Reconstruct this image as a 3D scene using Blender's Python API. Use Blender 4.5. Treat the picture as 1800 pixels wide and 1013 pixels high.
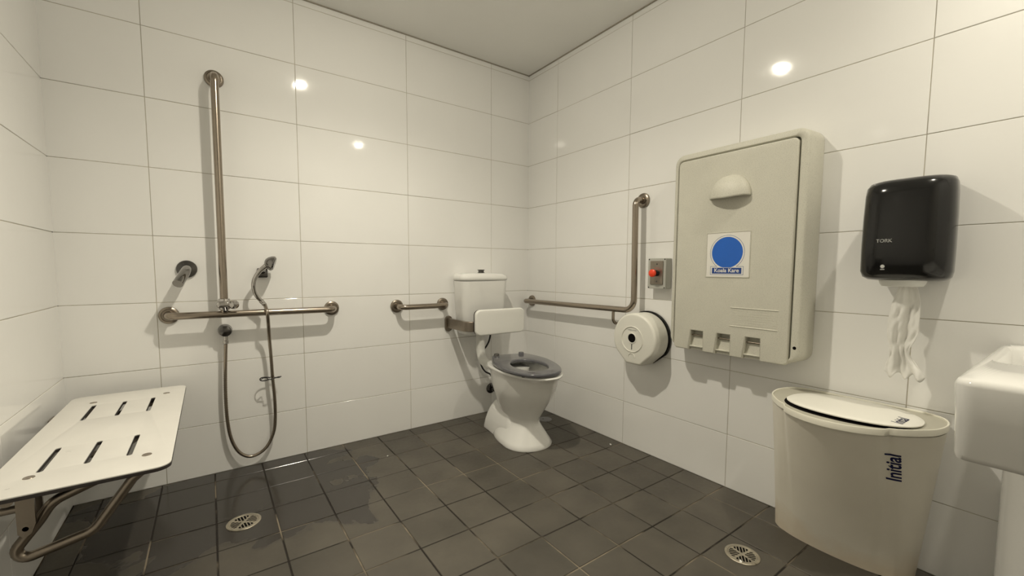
import bpy, bmesh, math, random
from mathutils import Vector, Matrix
from mathutils.bvhtree import BVHTree

for o in list(bpy.data.objects):
    bpy.data.objects.remove(o, do_unlink=True)
scene = bpy.context.scene
COL = scene.collection
random.seed(7)
PI = math.pi

# ------------------------------------------------------------------ camera
cam_d = bpy.data.cameras.new('camera')
cam = bpy.data.objects.new('camera', cam_d)
COL.objects.link(cam)
cam_d.sensor_fit = 'HORIZONTAL'
cam_d.sensor_width = 36.0
cam_d.lens = 36.0 * 740.9135 / 1800.0
cam_d.shift_x = 4.4415 / 1800.0
cam_d.shift_y = 21.9176 / 1800.0
cam_d.clip_start = 0.02
rt = Vector((0.8153032550, -0.5790208225, 0.0039356616))
up = Vector((0.0400026546, 0.0631047349, 0.9972048837))
fw = Vector((0.5776507509, 0.8128669507, -0.0746118657))
M3 = Matrix((rt, up, -fw)).transposed()
cam.matrix_world = Matrix.Translation((-1.919905, -2.470197, 1.008436)) @ M3.to_4x4()
scene.camera = cam

# ------------------------------------------------------------------ world, exposure
world = bpy.data.worlds.new('world')
scene.world = world
world.use_nodes = True
world.node_tree.nodes['Background'].inputs[0].default_value = (0.9, 0.85, 0.75, 1)
world.node_tree.nodes['Background'].inputs[1].default_value = 0.02
scene.view_settings.view_transform = 'Standard'
scene.view_settings.look = 'None'
scene.view_settings.gamma = 1.0
scene.view_settings.use_curve_mapping = False
scene.view_settings.exposure = 0.03

LAMP_COLOR = (1.0, 0.925, 0.765)
LAMPS = [((-1.31, -1.11), 1.42), ((-0.50, -2.50), 0.56)]      # opal downlights in the ceiling: their diffusers light the room
LAMP_EMISSION = 350.0
SPOT_POWER = 68.0
SPOT_ANGLE = 142
CEIL = 2.3852


def spot(x, y, power):
    d = bpy.data.lights.new('downlight_beam', 'SPOT')
    d.energy = power
    d.color = LAMP_COLOR
    d.spot_size = math.radians(SPOT_ANGLE)
    d.spot_blend = 1.0
    d.shadow_soft_size = 0.03
    o = bpy.data.objects.new('downlight_beam', d)
    o.location = (x, y, CEIL - 0.019)
    COL.objects.link(o)
    return o


# ------------------------------------------------------------------ materials
def lin(c):
    return tuple(((v / 255.0) / 12.92 if v / 255.0 <= 0.04045 else ((v / 255.0 + 0.055) / 1.055) ** 2.4) for v in c)


def mat(name, rgb, rough=0.5, metal=0.0, coat=0.0, noise=None, bump=None, spec=0.5, sss=0.0):
    """noise=(scale, amount, rough_amount)  bump=(scale, strength, distance)"""
    m = bpy.data.materials.new(name)
    m.use_nodes = True
    nt = m.node_tree
    b = nt.nodes['Principled BSDF']
    b.inputs['Base Color'].default_value = (*rgb, 1)
    b.inputs['Roughness'].default_value = rough
    b.inputs['Metallic'].default_value = metal
    b.inputs['Coat Weight'].default_value = coat
    b.inputs['Coat Roughness'].default_value = 0.05
    b.inputs['Specular IOR Level'].default_value = spec
    tc = nt.nodes.new('ShaderNodeTexCoord')
    if noise:
        n = nt.nodes.new('ShaderNodeTexNoise')
        n.inputs['Scale'].default_value = noise[0]
        n.inputs['Detail'].default_value = 6
        nt.links.new(tc.outputs['Object'], n.inputs['Vector'])
        r = nt.nodes.new('ShaderNodeMapRange')
        r.inputs['From Min'].default_value = 0.3
        r.inputs['From Max'].default_value = 0.7
        r.inputs['To Min'].default_value = 1 - noise[1]
        r.inputs['To Max'].default_value = 1 + noise[1]
        nt.links.new(n.outputs['Fac'], r.inputs['Value'])
        mx = nt.nodes.new('ShaderNodeVectorMath')
        mx.operation = 'SCALE'
        mx.inputs[0].default_value = rgb
        nt.links.new(r.outputs['Result'], mx.inputs['Scale'])
        nt.links.new(mx.outputs['Vector'], b.inputs['Base Color'])
        if len(noise) > 2 and noise[2]:
            r2 = nt.nodes.new('ShaderNodeMapRange')
            r2.inputs['From Min'].default_value = 0.3
            r2.inputs['From Max'].default_value = 0.7
            r2.inputs['To Min'].default_value = max(rough - noise[2], 0.02)
            r2.inputs['To Max'].default_value = rough + noise[2]
            nt.links.new(n.outputs['Fac'], r2.inputs['Value'])
            nt.links.new(r2.outputs['Result'], b.inputs['Roughness'])
    if bump:
        n = nt.nodes.new('ShaderNodeTexNoise')
        n.inputs['Scale'].default_value = bump[0]
        n.inputs['Detail'].default_value = 3
        nt.links.new(tc.outputs['Object'], n.inputs['Vector'])
        bp = nt.nodes.new('ShaderNodeBump')
        bp.inputs['Strength'].default_value = bump[1]
        bp.inputs['Distance'].default_value = bump[2]
        nt.links.new(n.outputs['Fac'], bp.inputs['Height'])
        nt.links.new(bp.outputs['Normal'], b.inputs['Normal'])
    return m


TILE = mat('glazed_wall_tile', (0.93, 0.925, 0.905), 0.06, noise=(3, 0.012, 0.015), bump=(9, 0.10, 0.002))
GROUT = mat('pale_grout', (0.50, 0.46, 0.37), 0.8, noise=(6, 0.2))
CEILM = mat('painted_ceiling', (0.93, 0.925, 0.89), 0.75, noise=(2, 0.02), bump=(60, 0.08, 0.001))
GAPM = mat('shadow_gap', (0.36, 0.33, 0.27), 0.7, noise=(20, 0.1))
CERAMIC = mat('vitreous_china', (0.86, 0.855, 0.825), 0.07, coat=0.3, noise=(4, 0.01, 0.01))
PLASTICW = mat('white_plastic', (0.80, 0.80, 0.76), 0.3, noise=(6, 0.015, 0.03))
PADM = mat('padded_vinyl', (0.84, 0.835, 0.79), 0.42, noise=(8, 0.01), bump=(150, 0.05, 0.001))
LAMINATE = mat('white_laminate', (0.86, 0.84, 0.79), 0.32, noise=(10, 0.02, 0.05))
DARKEDGE = mat('dark_laminate_edge', (0.035, 0.028, 0.026), 0.5, noise=(20, 0.2))
SEATG = mat('grey_seat_plastic', (0.10, 0.10, 0.112), 0.16, coat=0.5, noise=(8, 0.05, 0.02))
STEEL = mat('brushed_stainless', (0.36, 0.31, 0.255), 0.24, metal=1.0, noise=(4, 0.03, 0.01))
STEELD = mat('dull_stainless', (0.29, 0.25, 0.205), 0.33, metal=1.0, noise=(5, 0.05, 0.03))
CHROME = mat('chrome', (0.52, 0.50, 0.48), 0.07, metal=1.0, noise=(10, 0.03, 0.02))
CHROMEK = mat('chrome_dark_reflection', (0.27, 0.262, 0.25), 0.09, metal=1.0, noise=(12, 0.05, 0.02))  # chrome with its dark reflections put into the base colour
CHROMED = mat('dark_chrome', (0.13, 0.125, 0.12), 0.16, metal=1.0, noise=(30, 0.2, 0.05))
BLACKR = mat('black_rubber', (0.012, 0.011, 0.011), 0.35, noise=(20, 0.1))
BLACKP = mat('black_gloss_plastic', (0.008, 0.008, 0.008), 0.14, coat=0.0, spec=0.42, noise=(5, 0.1, 0.02), bump=(14, 0.05, 0.002))
HOLE = mat('dark_hollow', (0.006, 0.005, 0.005), 0.95, spec=0.1, noise=(9, 0.1))
DISPW = mat('dispenser_plastic', (0.80, 0.79, 0.72), 0.36, noise=(7, 0.02, 0.03))
BOXG = mat('pale_grey_box', (0.50, 0.50, 0.455), 0.42, noise=(12, 0.03))
PLATEM = mat('bronzed_switch_plate', (0.30, 0.265, 0.22), 0.36, metal=0.85, noise=(25, 0.12, 0.05))
REDP = mat('red_push_button', (0.90, 0.065, 0.018), 0.35, noise=(12, 0.05))
REDINK = mat('red_ink', (0.55, 0.10, 0.07), 0.6, noise=(40, 0.1))
BINM = mat('bin_plastic', (0.84, 0.80, 0.70), 0.40, noise=(5, 0.035, 0.04), bump=(220, 0.10, 0.0006))
BINRIM = mat('bin_rim_plastic', (0.90, 0.875, 0.76), 0.36, noise=(7, 0.03, 0.03))
BINDECK = mat('bin_deck_plastic', (0.50, 0.48, 0.40), 0.42, noise=(9, 0.03, 0.03))
BINLID = mat('cream_lid_plastic', (0.93, 0.915, 0.84), 0.40, noise=(4, 0.02, 0.02))
BLUEINK = mat('navy_ink', (0.010, 0.014, 0.115), 0.45, noise=(30, 0.05))
GREYINK = mat('grey_ink', (0.16, 0.16, 0.18), 0.5, noise=(30, 0.05))
SILVERINK = mat('silver_ink', (0.62, 0.62, 0.60), 0.4, noise=(30, 0.05))
STICKW = mat('sticker_white', (0.82, 0.80, 0.74), 0.30, noise=(20, 0.01))
STICKB = mat('sticker_blue', (0.012, 0.125, 0.56), 0.30, noise=(20, 0.03))
STICKN = mat('sticker_navy', (0.015, 0.06, 0.27), 0.30, noise=(20, 0.03))
PAPER = mat('tissue_paper', (0.93, 0.92, 0.88), 0.85, noise=(30, 0.02), bump=(120, 0.3, 0.001))
GRATE = mat('drain_metal', (0.50, 0.455, 0.365), 0.36, metal=0.75, noise=(40, 0.22, 0.1))
COVERM = mat('grey_cover_plastic', (0.20, 0.20, 0.20), 0.45, noise=(30, 0.1))
DOORM = mat('painted_door', (0.82, 0.80, 0.74), 0.45, noise=(3, 0.03))


def station_plastic():
    m = mat('speckled_granite_plastic', (0.64, 0.625, 0.54), 0.50, noise=(9, 0.03), bump=(420, 0.16, 0.0006))
    nt = m.node_tree
    b = nt.nodes['Principled BSDF']
    src = b.inputs['Base Color'].links[0].from_socket
    tc = nt.nodes.new('ShaderNodeTexCoord')
    n = nt.nodes.new('ShaderNodeTexNoise')
    n.inputs['Scale'].default_value = 330
    n.inputs['Detail'].default_value = 1
    nt.links.new(tc.outputs['Object'], n.inputs['Vector'])
    r = nt.nodes.new('ShaderNodeMapRange')
    r.inputs['From Min'].default_value = 0.28
    r.inputs['From Max'].default_value = 0.46
    r.inputs['To Min'].default_value = 0.80
    r.inputs['To Max'].default_value = 1.0
    nt.links.new(n.outputs['Fac'], r.inputs['Value'])
    v = nt.nodes.new('ShaderNodeVectorMath')
    v.operation = 'SCALE'
    nt.links.new(src, v.inputs[0])
    nt.links.new(r.outputs['Result'], v.inputs['Scale'])
    nt.links.new(v.outputs['Vector'], b.inputs['Base Color'])
    return m


STATION = station_plastic()


def add_foot_stain(m):
    nt = m.node_tree
    b = nt.nodes['Principled BSDF']
    src = b.inputs['Base Color'].links[0].from_socket
    tc = nt.nodes.new('ShaderNodeTexCoord')
    sp = nt.nodes.new('ShaderNodeSeparateXYZ')
    nt.links.new(tc.outputs['Object'], sp.inputs[0])
    n = nt.nodes.new('ShaderNodeTexNoise')
    n.inputs['Scale'].default_value = 7
    n.inputs['Detail'].default_value = 5
    nt.links.new(tc.outputs['Object'], n.inputs['Vector'])
    mm = nt.nodes.new('ShaderNodeMath')
    mm.operation = 'MULTIPLY_ADD'
    mm.inputs[1].default_value = -0.22
    nt.links.new(n.outputs['Fac'], mm.inputs[0])
    nt.links.new(sp.outputs['Z'], mm.inputs[2])
    r = nt.nodes.new('ShaderNodeMapRange')
    r.inputs['From Min'].default_value = -0.10
    r.inputs['From Max'].default_value = -0.02
    r.inputs['To Min'].default_value = 0.28
    r.inputs['To Max'].default_value = 0.0
    nt.links.new(mm.outputs[0], r.inputs['Value'])
    mx = nt.nodes.new('ShaderNodeMix')
    mx.data_type = 'RGBA'
    nt.links.new(r.outputs['Result'], mx.inputs['Factor'])
    nt.links.new(src, mx.inputs['A'])
    mx.inputs['B'].default_value = (0.62, 0.42, 0.20, 1)
    nt.links.new(mx.outputs['Result'], b.inputs['Base Color'])


add_foot_stain(BINM)


def lamp_glass(power):
    m = bpy.data.materials.new('lamp_diffuser')
    m.use_nodes = True
    nt = m.node_tree
    b = nt.nodes['Principled BSDF']
    b.inputs['Base Color'].default_value = (0.9, 0.9, 0.85, 1)
    b.inputs['Emission Color'].default_value = (*LAMP_COLOR, 1)
    b.inputs['Emission Strength'].default_value = LAMP_EMISSION * power
    return m




def floor_material():
    m = bpy.data.materials.new('charcoal_floor_tile')
    m.use_nodes = True
    nt = m.node_tree
    L = nt.links
    b = nt.nodes['Principled BSDF']
    tc = nt.nodes.new('ShaderNodeTexCoord')
    geo = nt.nodes.new('ShaderNodeNewGeometry')

    def noise(scale, detail=5, dist=0.0):
        n = nt.nodes.new('ShaderNodeTexNoise')
        n.inputs['Scale'].default_value = scale
        n.inputs['Detail'].default_value = detail
        n.inputs['Distortion'].default_value = dist
        L.new(tc.outputs['Object'], n.inputs['Vector'])
        return n

    def rng(sock, a, c, d, e):
        r = nt.nodes.new('ShaderNodeMapRange')
        r.inputs['From Min'].default_value = a
        r.inputs['From Max'].default_value = c
        r.inputs['To Min'].default_value = d
        r.inputs['To Max'].default_value = e
        L.new(sock, r.inputs['Value'])
        return r.outputs['Result']

    def mul(a, c):
        r = nt.nodes.new('ShaderNodeMath')
        r.operation = 'MULTIPLY'
        L.new(a, r.inputs[0])
        if isinstance(c, float):
            r.inputs[1].default_value = c
        else:
            L.new(c, r.inputs[1])
        return r.outputs[0]
    big = noise(5.5, 7)
    fine = noise(60, 3)
    per = rng(geo.outputs['Random Per Island'], 0, 1, 0.86, 1.14)
    v1 = rng(big.outputs['Fac'], 0.3, 0.7, 0.80, 1.22)
    v2 = rng(fine.outputs['Fac'], 0.3, 0.7, 0.93, 1.07)
    val = mul(mul(v1, v2), per)
    # the wet patch round the shower drain: distance to its middle, broken up by noise
    dist = nt.nodes.new('ShaderNodeVectorMath')
    dist.operation = 'DISTANCE'
    sc = nt.nodes.new('ShaderNodeVectorMath')
    sc.operation = 'MULTIPLY'
    sc.inputs[1].default_value = (1.0, 1.15, 0.0)
    L.new(tc.outputs['Object'], sc.inputs[0])
    L.new(sc.outputs['Vector'], dist.inputs[0])
    dist.inputs[1].default_value = (-1.80, -0.33 * 1.15, 0.0)
    wn = noise(3.3, 4, 0.4)
    add = nt.nodes.new('ShaderNodeMath')
    add.operation = 'ADD'
    L.new(dist.outputs['Value'], add.inputs[0])
    L.new(rng(wn.outputs['Fac'], 0.3, 0.7, -0.22, 0.22), add.inputs[1])
    wet = rng(add.outputs[0], 0.50, 0.535, 1.0, 0.0)
    base = nt.nodes.new('ShaderNodeVectorMath')
    base.operation = 'SCALE'
    base.inputs[0].default_value = (0.084, 0.075, 0.060)
    L.new(val, base.inputs['Scale'])
    mixc = nt.nodes.new('ShaderNodeMix')
    mixc.data_type = 'RGBA'
    L.new(wet, mixc.inputs['Factor'])
    L.new(base.outputs['Vector'], mixc.inputs['A'])
    mixc.inputs['B'].default_value = (0.045, 0.040, 0.035, 1)
    L.new(mixc.outputs['Result'], b.inputs['Base Color'])
    rr = rng(wet, 0, 1, 0.50, 0.17)
    L.new(mul(rr, rng(fine.outputs['Fac'], 0.3, 0.7, 0.85, 1.15)), b.inputs['Roughness'])
    bp = nt.nodes.new('ShaderNodeBump')
    bp.inputs['Distance'].default_value = 0.0012
    L.new(rng(wet, 0, 1, 0.32, 0.06), bp.inputs['Strength'])
    L.new(noise(38, 5).outputs['Fac'], bp.inputs['Height'])
    L.new(bp.outputs['Normal'], b.inputs['Normal'])
    return m


def floor_grout():
    m = bpy.data.materials.new('patchy_floor_grout')
    m.use_nodes = True
    nt = m.node_tree
    b = nt.nodes['Principled BSDF']
    b.inputs['Roughness'].default_value = 0.75
    tc = nt.nodes.new('ShaderNodeTexCoord')
    n = nt.nodes.new('ShaderNodeTexNoise')
    n.inputs['Scale'].default_value = 3.6
    n.inputs['Detail'].default_value = 5
    nt.links.new(tc.outputs['Object'], n.inputs['Vector'])
    cr = nt.nodes.new('ShaderNodeValToRGB')
    cr.color_ramp.elements[0].position = 0.50
    cr.color_ramp.elements[0].color = (0.012, 0.008, 0.005, 1)
    cr.color_ramp.elements[1].position = 0.60
    cr.color_ramp.elements[1].color = (0.24, 0.20, 0.145, 1)
    nt.links.new(n.outputs['Fac'], cr.inputs['Fac'])
    nt.links.new(cr.outputs['Color'], b.inputs['Base Color'])
    return m


FLOORT = floor_material()
FLOORG = floor_grout()


# ------------------------------------------------------------------ object helpers
def finish(o, smooth=True, angle=38):
    me = o.data
    if smooth:
        me.polygons.foreach_set('use_smooth', [True] * len(me.polygons))
        try:
            me.set_sharp_from_angle(angle=math.radians(angle))
        except Exception:
            pass
    me.update()


def obj(name, bm, material, parent=None, smooth=True, angle=38, recalc=True):
    """bm is in world coordinates; children are shifted into the frame of their parent chain"""
    if recalc:
        bmesh.ops.recalc_face_normals(bm, faces=bm.faces)
    me = bpy.data.meshes.new(name)
    if parent is not None:
        w = world_of(parent)
        bmesh.ops.translate(bm, verts=bm.verts, vec=-w)
    bm.to_mesh(me)
    bm.free()
    mats = material if isinstance(material, (list, tuple)) else [material]
    for m in mats:
        me.materials.append(m)
    o = bpy.data.objects.new(name, me)
    COL.objects.link(o)
    if parent is not None:
        o.parent = parent
    finish(o, smooth, angle)
    return o


def world_of(o):
    v = Vector((0, 0, 0))
    while o is not None:
        v = v + o.location
        o = o.parent
    return v


def thing(name, label, cat, loc, group=None):
    o = bpy.data.objects.new(name, None)
    o.empty_display_size = 0.05
    COL.objects.link(o)
    o.location = loc
    tag(o, label, cat, group)
    return o


def tag(o, label, cat, group=None):
    o['label'] = label
    o['category'] = cat
    if group:
        o['group'] = group
    return o


def struct(name, bm, m, **k):
    o = obj(name, bm, m, **k)
    o['kind'] = 'structure'
    return o


def box(bm, lo, hi, bev=0.0, seg=2, mi=0):
    lo = Vector(lo)
    hi = Vector(hi)
    r = bmesh.ops.create_cube(bm, size=1.0)
    vs = r['verts']
    c = (lo + hi) / 2
    s = hi - lo
    for v in vs:
        v.co = Vector((v.co.x * s.x, v.co.y * s.y, v.co.z * s.z)) + c
    fs = set(f for v in vs for f in v.link_faces)
    for f in fs:
        f.material_index = mi
    if bev > 0:
        es = list(set(e for v in vs for e in v.link_edges))
        bmesh.ops.bevel(bm, geom=es, offset=bev, segments=seg, affect='EDGES', profile=0.5)
    return vs


def loft(bm, rings, closed=True, cap0=True, cap1=True, mi=0):
    R = [[bm.verts.new(p) for p in ring] for ring in rings]
    n = len(R[0])
    for a, b in zip(R, R[1:]):
        for i in range(n if closed else n - 1):
            j = (i + 1) % n
            try:
                f = bm.faces.new((a[i], a[j], b[j], b[i]))
                f.material_index = mi
            except ValueError:
                pass
    if cap0:
        bm.faces.new(list(reversed(R[0]))).material_index = mi
    if cap1:
        bm.faces.new(R[-1]).material_index = mi
    return R


def frame_from(d):
    d = d.normalized()
    a = Vector((0, 0, 1)) if abs(d.z) < 0.9 else Vector((1, 0, 0))
    x = d.cross(a).normalized()
    return x, d.cross(x).normalized()


def tube(bm, pts, r, n=16, cap=True, mi=0):
    """tube along points, parallel transported; r number or list"""
    pts = [Vector(p) for p in pts]
    rs = r if isinstance(r, (list, tuple)) else [r] * len(pts)
    t0 = (pts[1] - pts[0]).normalized()
    x, y = frame_from(t0)
    rings = []
    prev = t0
    for i, p in enumerate(pts):
        if i == 0:
            t = t0
        elif i == len(pts) - 1:
            t = (pts[i] - pts[i - 1]).normalized()
        else:
            t = ((pts[i + 1] - pts[i]).normalized() + (pts[i] - pts[i - 1]).normalized())
            t = t.normalized() if t.length > 1e-6 else prev
        q = prev.rotation_difference(t)
        x = q @ x
        y = q @ y
        prev = t
        rings.append([p + (x * math.cos(2 * PI * k / n) + y * math.sin(2 * PI * k / n)) * rs[i] for k in range(n)])
    loft(bm, rings, True, cap, cap, mi)


def fillet(pts, rad, seg=8):
    pts = [Vector(p) for p in pts]
    out = [pts[0]]
    for i in range(1, len(pts) - 1):
        a, p, b = pts[i - 1], pts[i], pts[i + 1]
        r = rad[i - 1] if isinstance(rad, (list, tuple)) else rad
        u = (a - p)
        v = (b - p)
        lu, lv = u.length, v.length
        u.normalize()
        v.normalize()
        ang = u.angle(v)
        d = min(r / math.tan(ang / 2), lu * 0.49, lv * 0.49)
        rr = d * math.tan(ang / 2)
        c = p + (u + v).normalized() * (rr / math.sin(ang / 2))
        s = p + u * d - c
        e = p + v * d - c
        q = s.rotation_difference(e)
        axis, th = q.to_axis_angle()
        for k in range(seg + 1):
            out.append(c + Matrix.Rotation(th * k / seg, 3, axis) @ s)
    out.append(pts[-1])
    return out


def smooth_path(pts, sub=8):
    P = [Vector(p) for p in pts]
    P = [P[0] * 2 - P[1]] + P + [P[-1] * 2 - P[-2]]
    out = []
    for i in range(1, len(P) - 2):
        p0, p1, p2, p3 = P[i - 1:i + 3]
        for k in range(sub):
            t = k / sub
            out.append(0.5 * ((2 * p1) + (p2 - p0) * t + (2 * p0 - 5 * p1 + 4 * p2 - p3) * t * t + (3 * p1 - p0 - 3 * p2 + p3) * t ** 3))
    out.append(P[-2])
    return out


def lathe(bm, prof, origin, axis, n=32, cap0=True, cap1=True, mi=0):
    """prof: [(radius, distance along axis)]"""
    origin = Vector(origin)
    axis = Vector(axis).normalized()
    x, y = frame_from(axis)
    rings = [[origin + axis * h + (x * math.cos(2 * PI * k / n) + y * math.sin(2 * PI * k / n)) * max(r, 1e-5) for k in range(n)] for r, h in prof]
    loft(bm, rings, True, cap0, cap1, mi)


def rrect(cx, cy, hx, hy, r, n=6):
    """rounded rectangle outline, 2D, counter-clockwise"""
    out = []
    r = min(r, hx, hy)
    for qx, qy, a0 in ((1, 1, 0), (-1, 1, 90), (-1, -1, 180), (1, -1, 270)):
        for k in range(n + 1):
            a = math.radians(a0 + 90 * k / n)
            out.append((cx + qx * (hx - r) + r * math.cos(a), cy + qy * (hy - r) + r * math.sin(a)))
    return out


# wall frames: local x to the viewer's right, local y up, local z out of the wall
MR = Matrix(((0, 0, -1, 0), (-1, 0, 0, 0), (0, 1, 0, 0), (0, 0, 0, 1)))      # right wall
MB = Matrix(((1, 0, 0, 0), (0, 0, -1, 0), (0, 1, 0, 0), (0, 0, 0, 1)))       # back wall
MF = Matrix.Identity(4)                                                      # lying flat


def plate(outline, holes, z0, z1, bev=0.0, M=MF, res=2):
    """flat plate with holes; returns a bmesh in world coordinates"""
    c = bpy.data.curves.new('plate', 'CURVE')
    c.dimensions = '2D'
    c.fill_mode = 'BOTH'
    h = (z1 - z0) / 2
    c.extrude = max(h - bev, 1e-5)
    c.bevel_depth = bev
    c.bevel_resolution = res
    c.offset = -bev
    for loop in [outline] + list(holes):
        s = c.splines.new('POLY')
        s.points.add(len(loop) - 1)
        for p, q in zip(s.points, loop):
            p.co = (q[0], q[1], 0, 1)
        s.use_cyclic_u = True
    return curve_bm(c, Matrix.Translation((0, 0, (z0 + z1) / 2)), M)


def curve_bm(c, T, M):
    o = bpy.data.objects.new('tmp', c)
    COL.objects.link(o)
    dg = bpy.context.evaluated_depsgraph_get()
    dg.update()
    me = bpy.data.meshes.new_from_object(o.evaluated_get(dg))
    bm = bmesh.new()
    bm.from_mesh(me)
    bpy.data.objects.remove(o)
    bpy.data.curves.remove(c)
    bpy.data.meshes.remove(me)
    bmesh.ops.remove_doubles(bm, verts=bm.verts, dist=1e-6)
    bmesh.ops.transform(bm, matrix=M @ T, verts=bm.verts)
    for f in bm.faces:
        f.material_index = 0
    return bm


def text_bm(s, size, T, M=MF, extrude=0.0002, bold=0.0, shear=0.0, spacing=1.0):
    c = bpy.data.curves.new('txt', 'FONT')
    c.body = s
    c.size = size
    c.extrude = extrude
    c.offset = bold
    c.shear = shear
    c.space_character = spacing
    c.align_x = 'CENTER'
    c.align_y = 'CENTER'
    return curve_bm(c, T, M)


def T2(x, y, z=0.0, rot=0.0):
    return Matrix.Translation((x, y, z)) @ Matrix.Rotation(rot, 4, 'Z')


def merge(dst, src):
    me = bpy.data.meshes.new('t')
    src.to_mesh(me)
    src.free()
    dst.from_mesh(me)
    bpy.data.meshes.remove(me)
    return dst


# ------------------------------------------------------------------ room shell
W = 2.4293
YF = -3.05          # wall behind the camera
H1, HZ = 0.2488, 0.30045


def tiled_wall(name, M, u0, u1, ujoints, flip=False):
    """tiles as real slabs with eased edges over a recessed grout bed; face at local z = 0"""
    us = sorted(set([u0] + [u for u in ujoints if u0 + 0.01 < u < u1 - 0.01] + [u1]))
    vs = [0.0] + [H1 + HZ * k for k in range(8)] + [CEIL]
    bm = bmesh.new()
    rnd = random.Random(hash(name) % 97 if False else len(name) * 13)
    g = 0.0011
    b = 0.0013
    for a, c in zip(us, us[1:]):
        for p, q in zip(vs, vs[1:]):
            ax, cx, py, qy = a + (g if a > u0 else -0.005), c - (g if c < u1 else -0.005), p + (g if p > 0 else -0.001), q - g
            tx, ty = rnd.uniform(-1, 1) * 0.0006, rnd.uniform(-1, 1) * 0.0005
            ring = []
            for ins, dz in ((0, -0.004), (0, -b), (b * 0.35, -b * 0.35), (b, 0.0)):
                rr = []
                for x, y, sx, sy in ((ax + ins, py + ins, -1, -1), (cx - ins, py + ins, 1, -1), (cx - ins, qy - ins, 1, 1), (ax + ins, qy - ins, -1, 1)):
                    rr.append(M @ Vector((x, y, dz + tx * sx + ty * sy - 0.0011)))
                ring.append(rr)
            loft(bm, ring, True, False, True, 0)
    q = [bm.verts.new(M @ Vector(p)) for p in ((u0, 0, -0.0032), (u1, 0, -0.0032), (u1, CEIL, -0.0032), (u0, CEIL, -0.0032))]
    f = bm.faces.new(q)
    f.material_index = 1
    # masonry behind
    vs_ = box(bm, (u0, -0.02, -0.12), (u1, CEIL + 0.02, -0.006), mi=1)
    for v in vs_:
        v.co = M @ v.co
    bmesh.ops.recalc_face_normals(bm, faces=bm.faces)
    n = (M.to_3x3() @ Vector((0, 0, 1)))
    f.normal_update()
    if f.normal.dot(n) < 0:
        f.normal_flip()
    o = struct(name, bm, [TILE, GROUT], smooth=False, recalc=False)
    return o


ML = Matrix(((0, 0, 1, -W), (1, 0, 0, 0), (0, 1, 0, 0), (0, 0, 0, 1)))       # left wall: local x = +y
MFR = Matrix(((-1, 0, 0, 0), (0, 0, 1, YF), (0, 1, 0, 0), (0, 0, 0, 1)))     # front wall: local x = -x
tiled_wall('wall_back', MB, -W, 0, [-0.3205 - 0.6 * k for k in range(5)])
tiled_wall('wall_right', MR, 0, -YF, [0.3075 + 0.6 * k for k in range(6)])
tiled_wall('wall_left', ML, YF, 0, [-0.66 - 0.6 * k for k in range(6)])
tiled_wall('wall_front', MFR, 0, W, [0.3205 + 0.6 * k for k in range(5)])

bm = bmesh.new()
box(bm, (-W - 0.1, YF - 0.1, CEIL), (0.1, 0.1, CEIL + 0.1))
struct('ceiling', bm, CEILM, smooth=False)
bm = bmesh.new()
box(bm, (-W, -0.006, CEIL - 0.005), (0, 0, CEIL))
struct('trim_1', bm, GAPM, smooth=False)
bm = bmesh.new()
box(bm, (-0.006, YF, CEIL - 0.005), (0, 0, CEIL))
struct('trim_2', bm, GAPM, smooth=False)

# floor: 200 mm tiles
DRAINS = [(-1.848, -0.552, 0.060), (-0.418, -1.789, 0.056), (-0.118, -0.352, 0.046)]
bm = bmesh.new()
xs = [-W] + sorted(x for x in [-0.1368 - 0.2 * k for k in range(13)] if -W + 0.01 < x) + [0]
ys = sorted([YF] + [y for y in [-0.1033 - 0.2 * k for k in range(17)] if y > YF + 0.01] + [0])
rnd = random.Random(3)
for a, c in zip(xs, xs[1:]):
    for p, q in zip(ys, ys[1:]):
        g, b = 0.0027, 0.0013
        tx, ty = rnd.uniform(-1, 1) * 0.00035, rnd.uniform(-1, 1) * 0.00035
        ring = []
        for ins, dz in ((0, -0.005), (0, -b), (b, 0)):
            ring.append([Vector((x, y, dz + tx * sx + ty * sy - 0.0007)) for x, y, sx, sy in
                         ((a + g + ins, p + g + ins, -1, -1), (c - g - ins, p + g + ins, 1, -1), (c - g - ins, q - g - ins, 1, 1), (a + g + ins, q - g - ins, -1, 1))])
        loft(bm, ring, True, False, True, 0)
f = bm.faces.new([bm.verts.new(v) for v in ((-W, YF, -0.003), (0, YF, -0.003), (0, 0, -0.003), (-W, 0, -0.003))])
f.material_index = 1
box(bm, (-W - 0.1, YF - 0.1, -0.12), (0.1, 0.1, -0.008), mi=1)
struct('floor', bm, [FLOORT, FLOORG], smooth=False)

# door behind the camera, in the front wall
bm = bmesh.new()
box(bm, (-1.75, YF, 0.0), (-0.85, YF + 0.03, 2.06), 0.003)
d = struct('door_1', bm, DOORM)
bm = bmesh.new()
for lo, hi in (((-1.80, YF, 0), (-1.75, YF + 0.045, 2.11)), ((-0.85, YF, 0), (-0.80, YF + 0.045, 2.11)), ((-1.75, YF, 2.06), (-0.85, YF + 0.045, 2.11))):
    box(bm, lo, hi, 0.003)
obj('door_frame', bm, DOORM, d)
bm = bmesh.new()
lathe(bm, [(0.026, 0), (0.026, 0.008), (0.009, 0.010), (0.009, 0.05)], (-0.93, YF + 0.03, 1.0), (0, 1, 0), 20)
tube(bm, [(-0.93, YF + 0.08, 1.0), (-1.06, YF + 0.08, 1.0)], 0.009, 12)
obj('door_handle', bm, STEEL, d)

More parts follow.
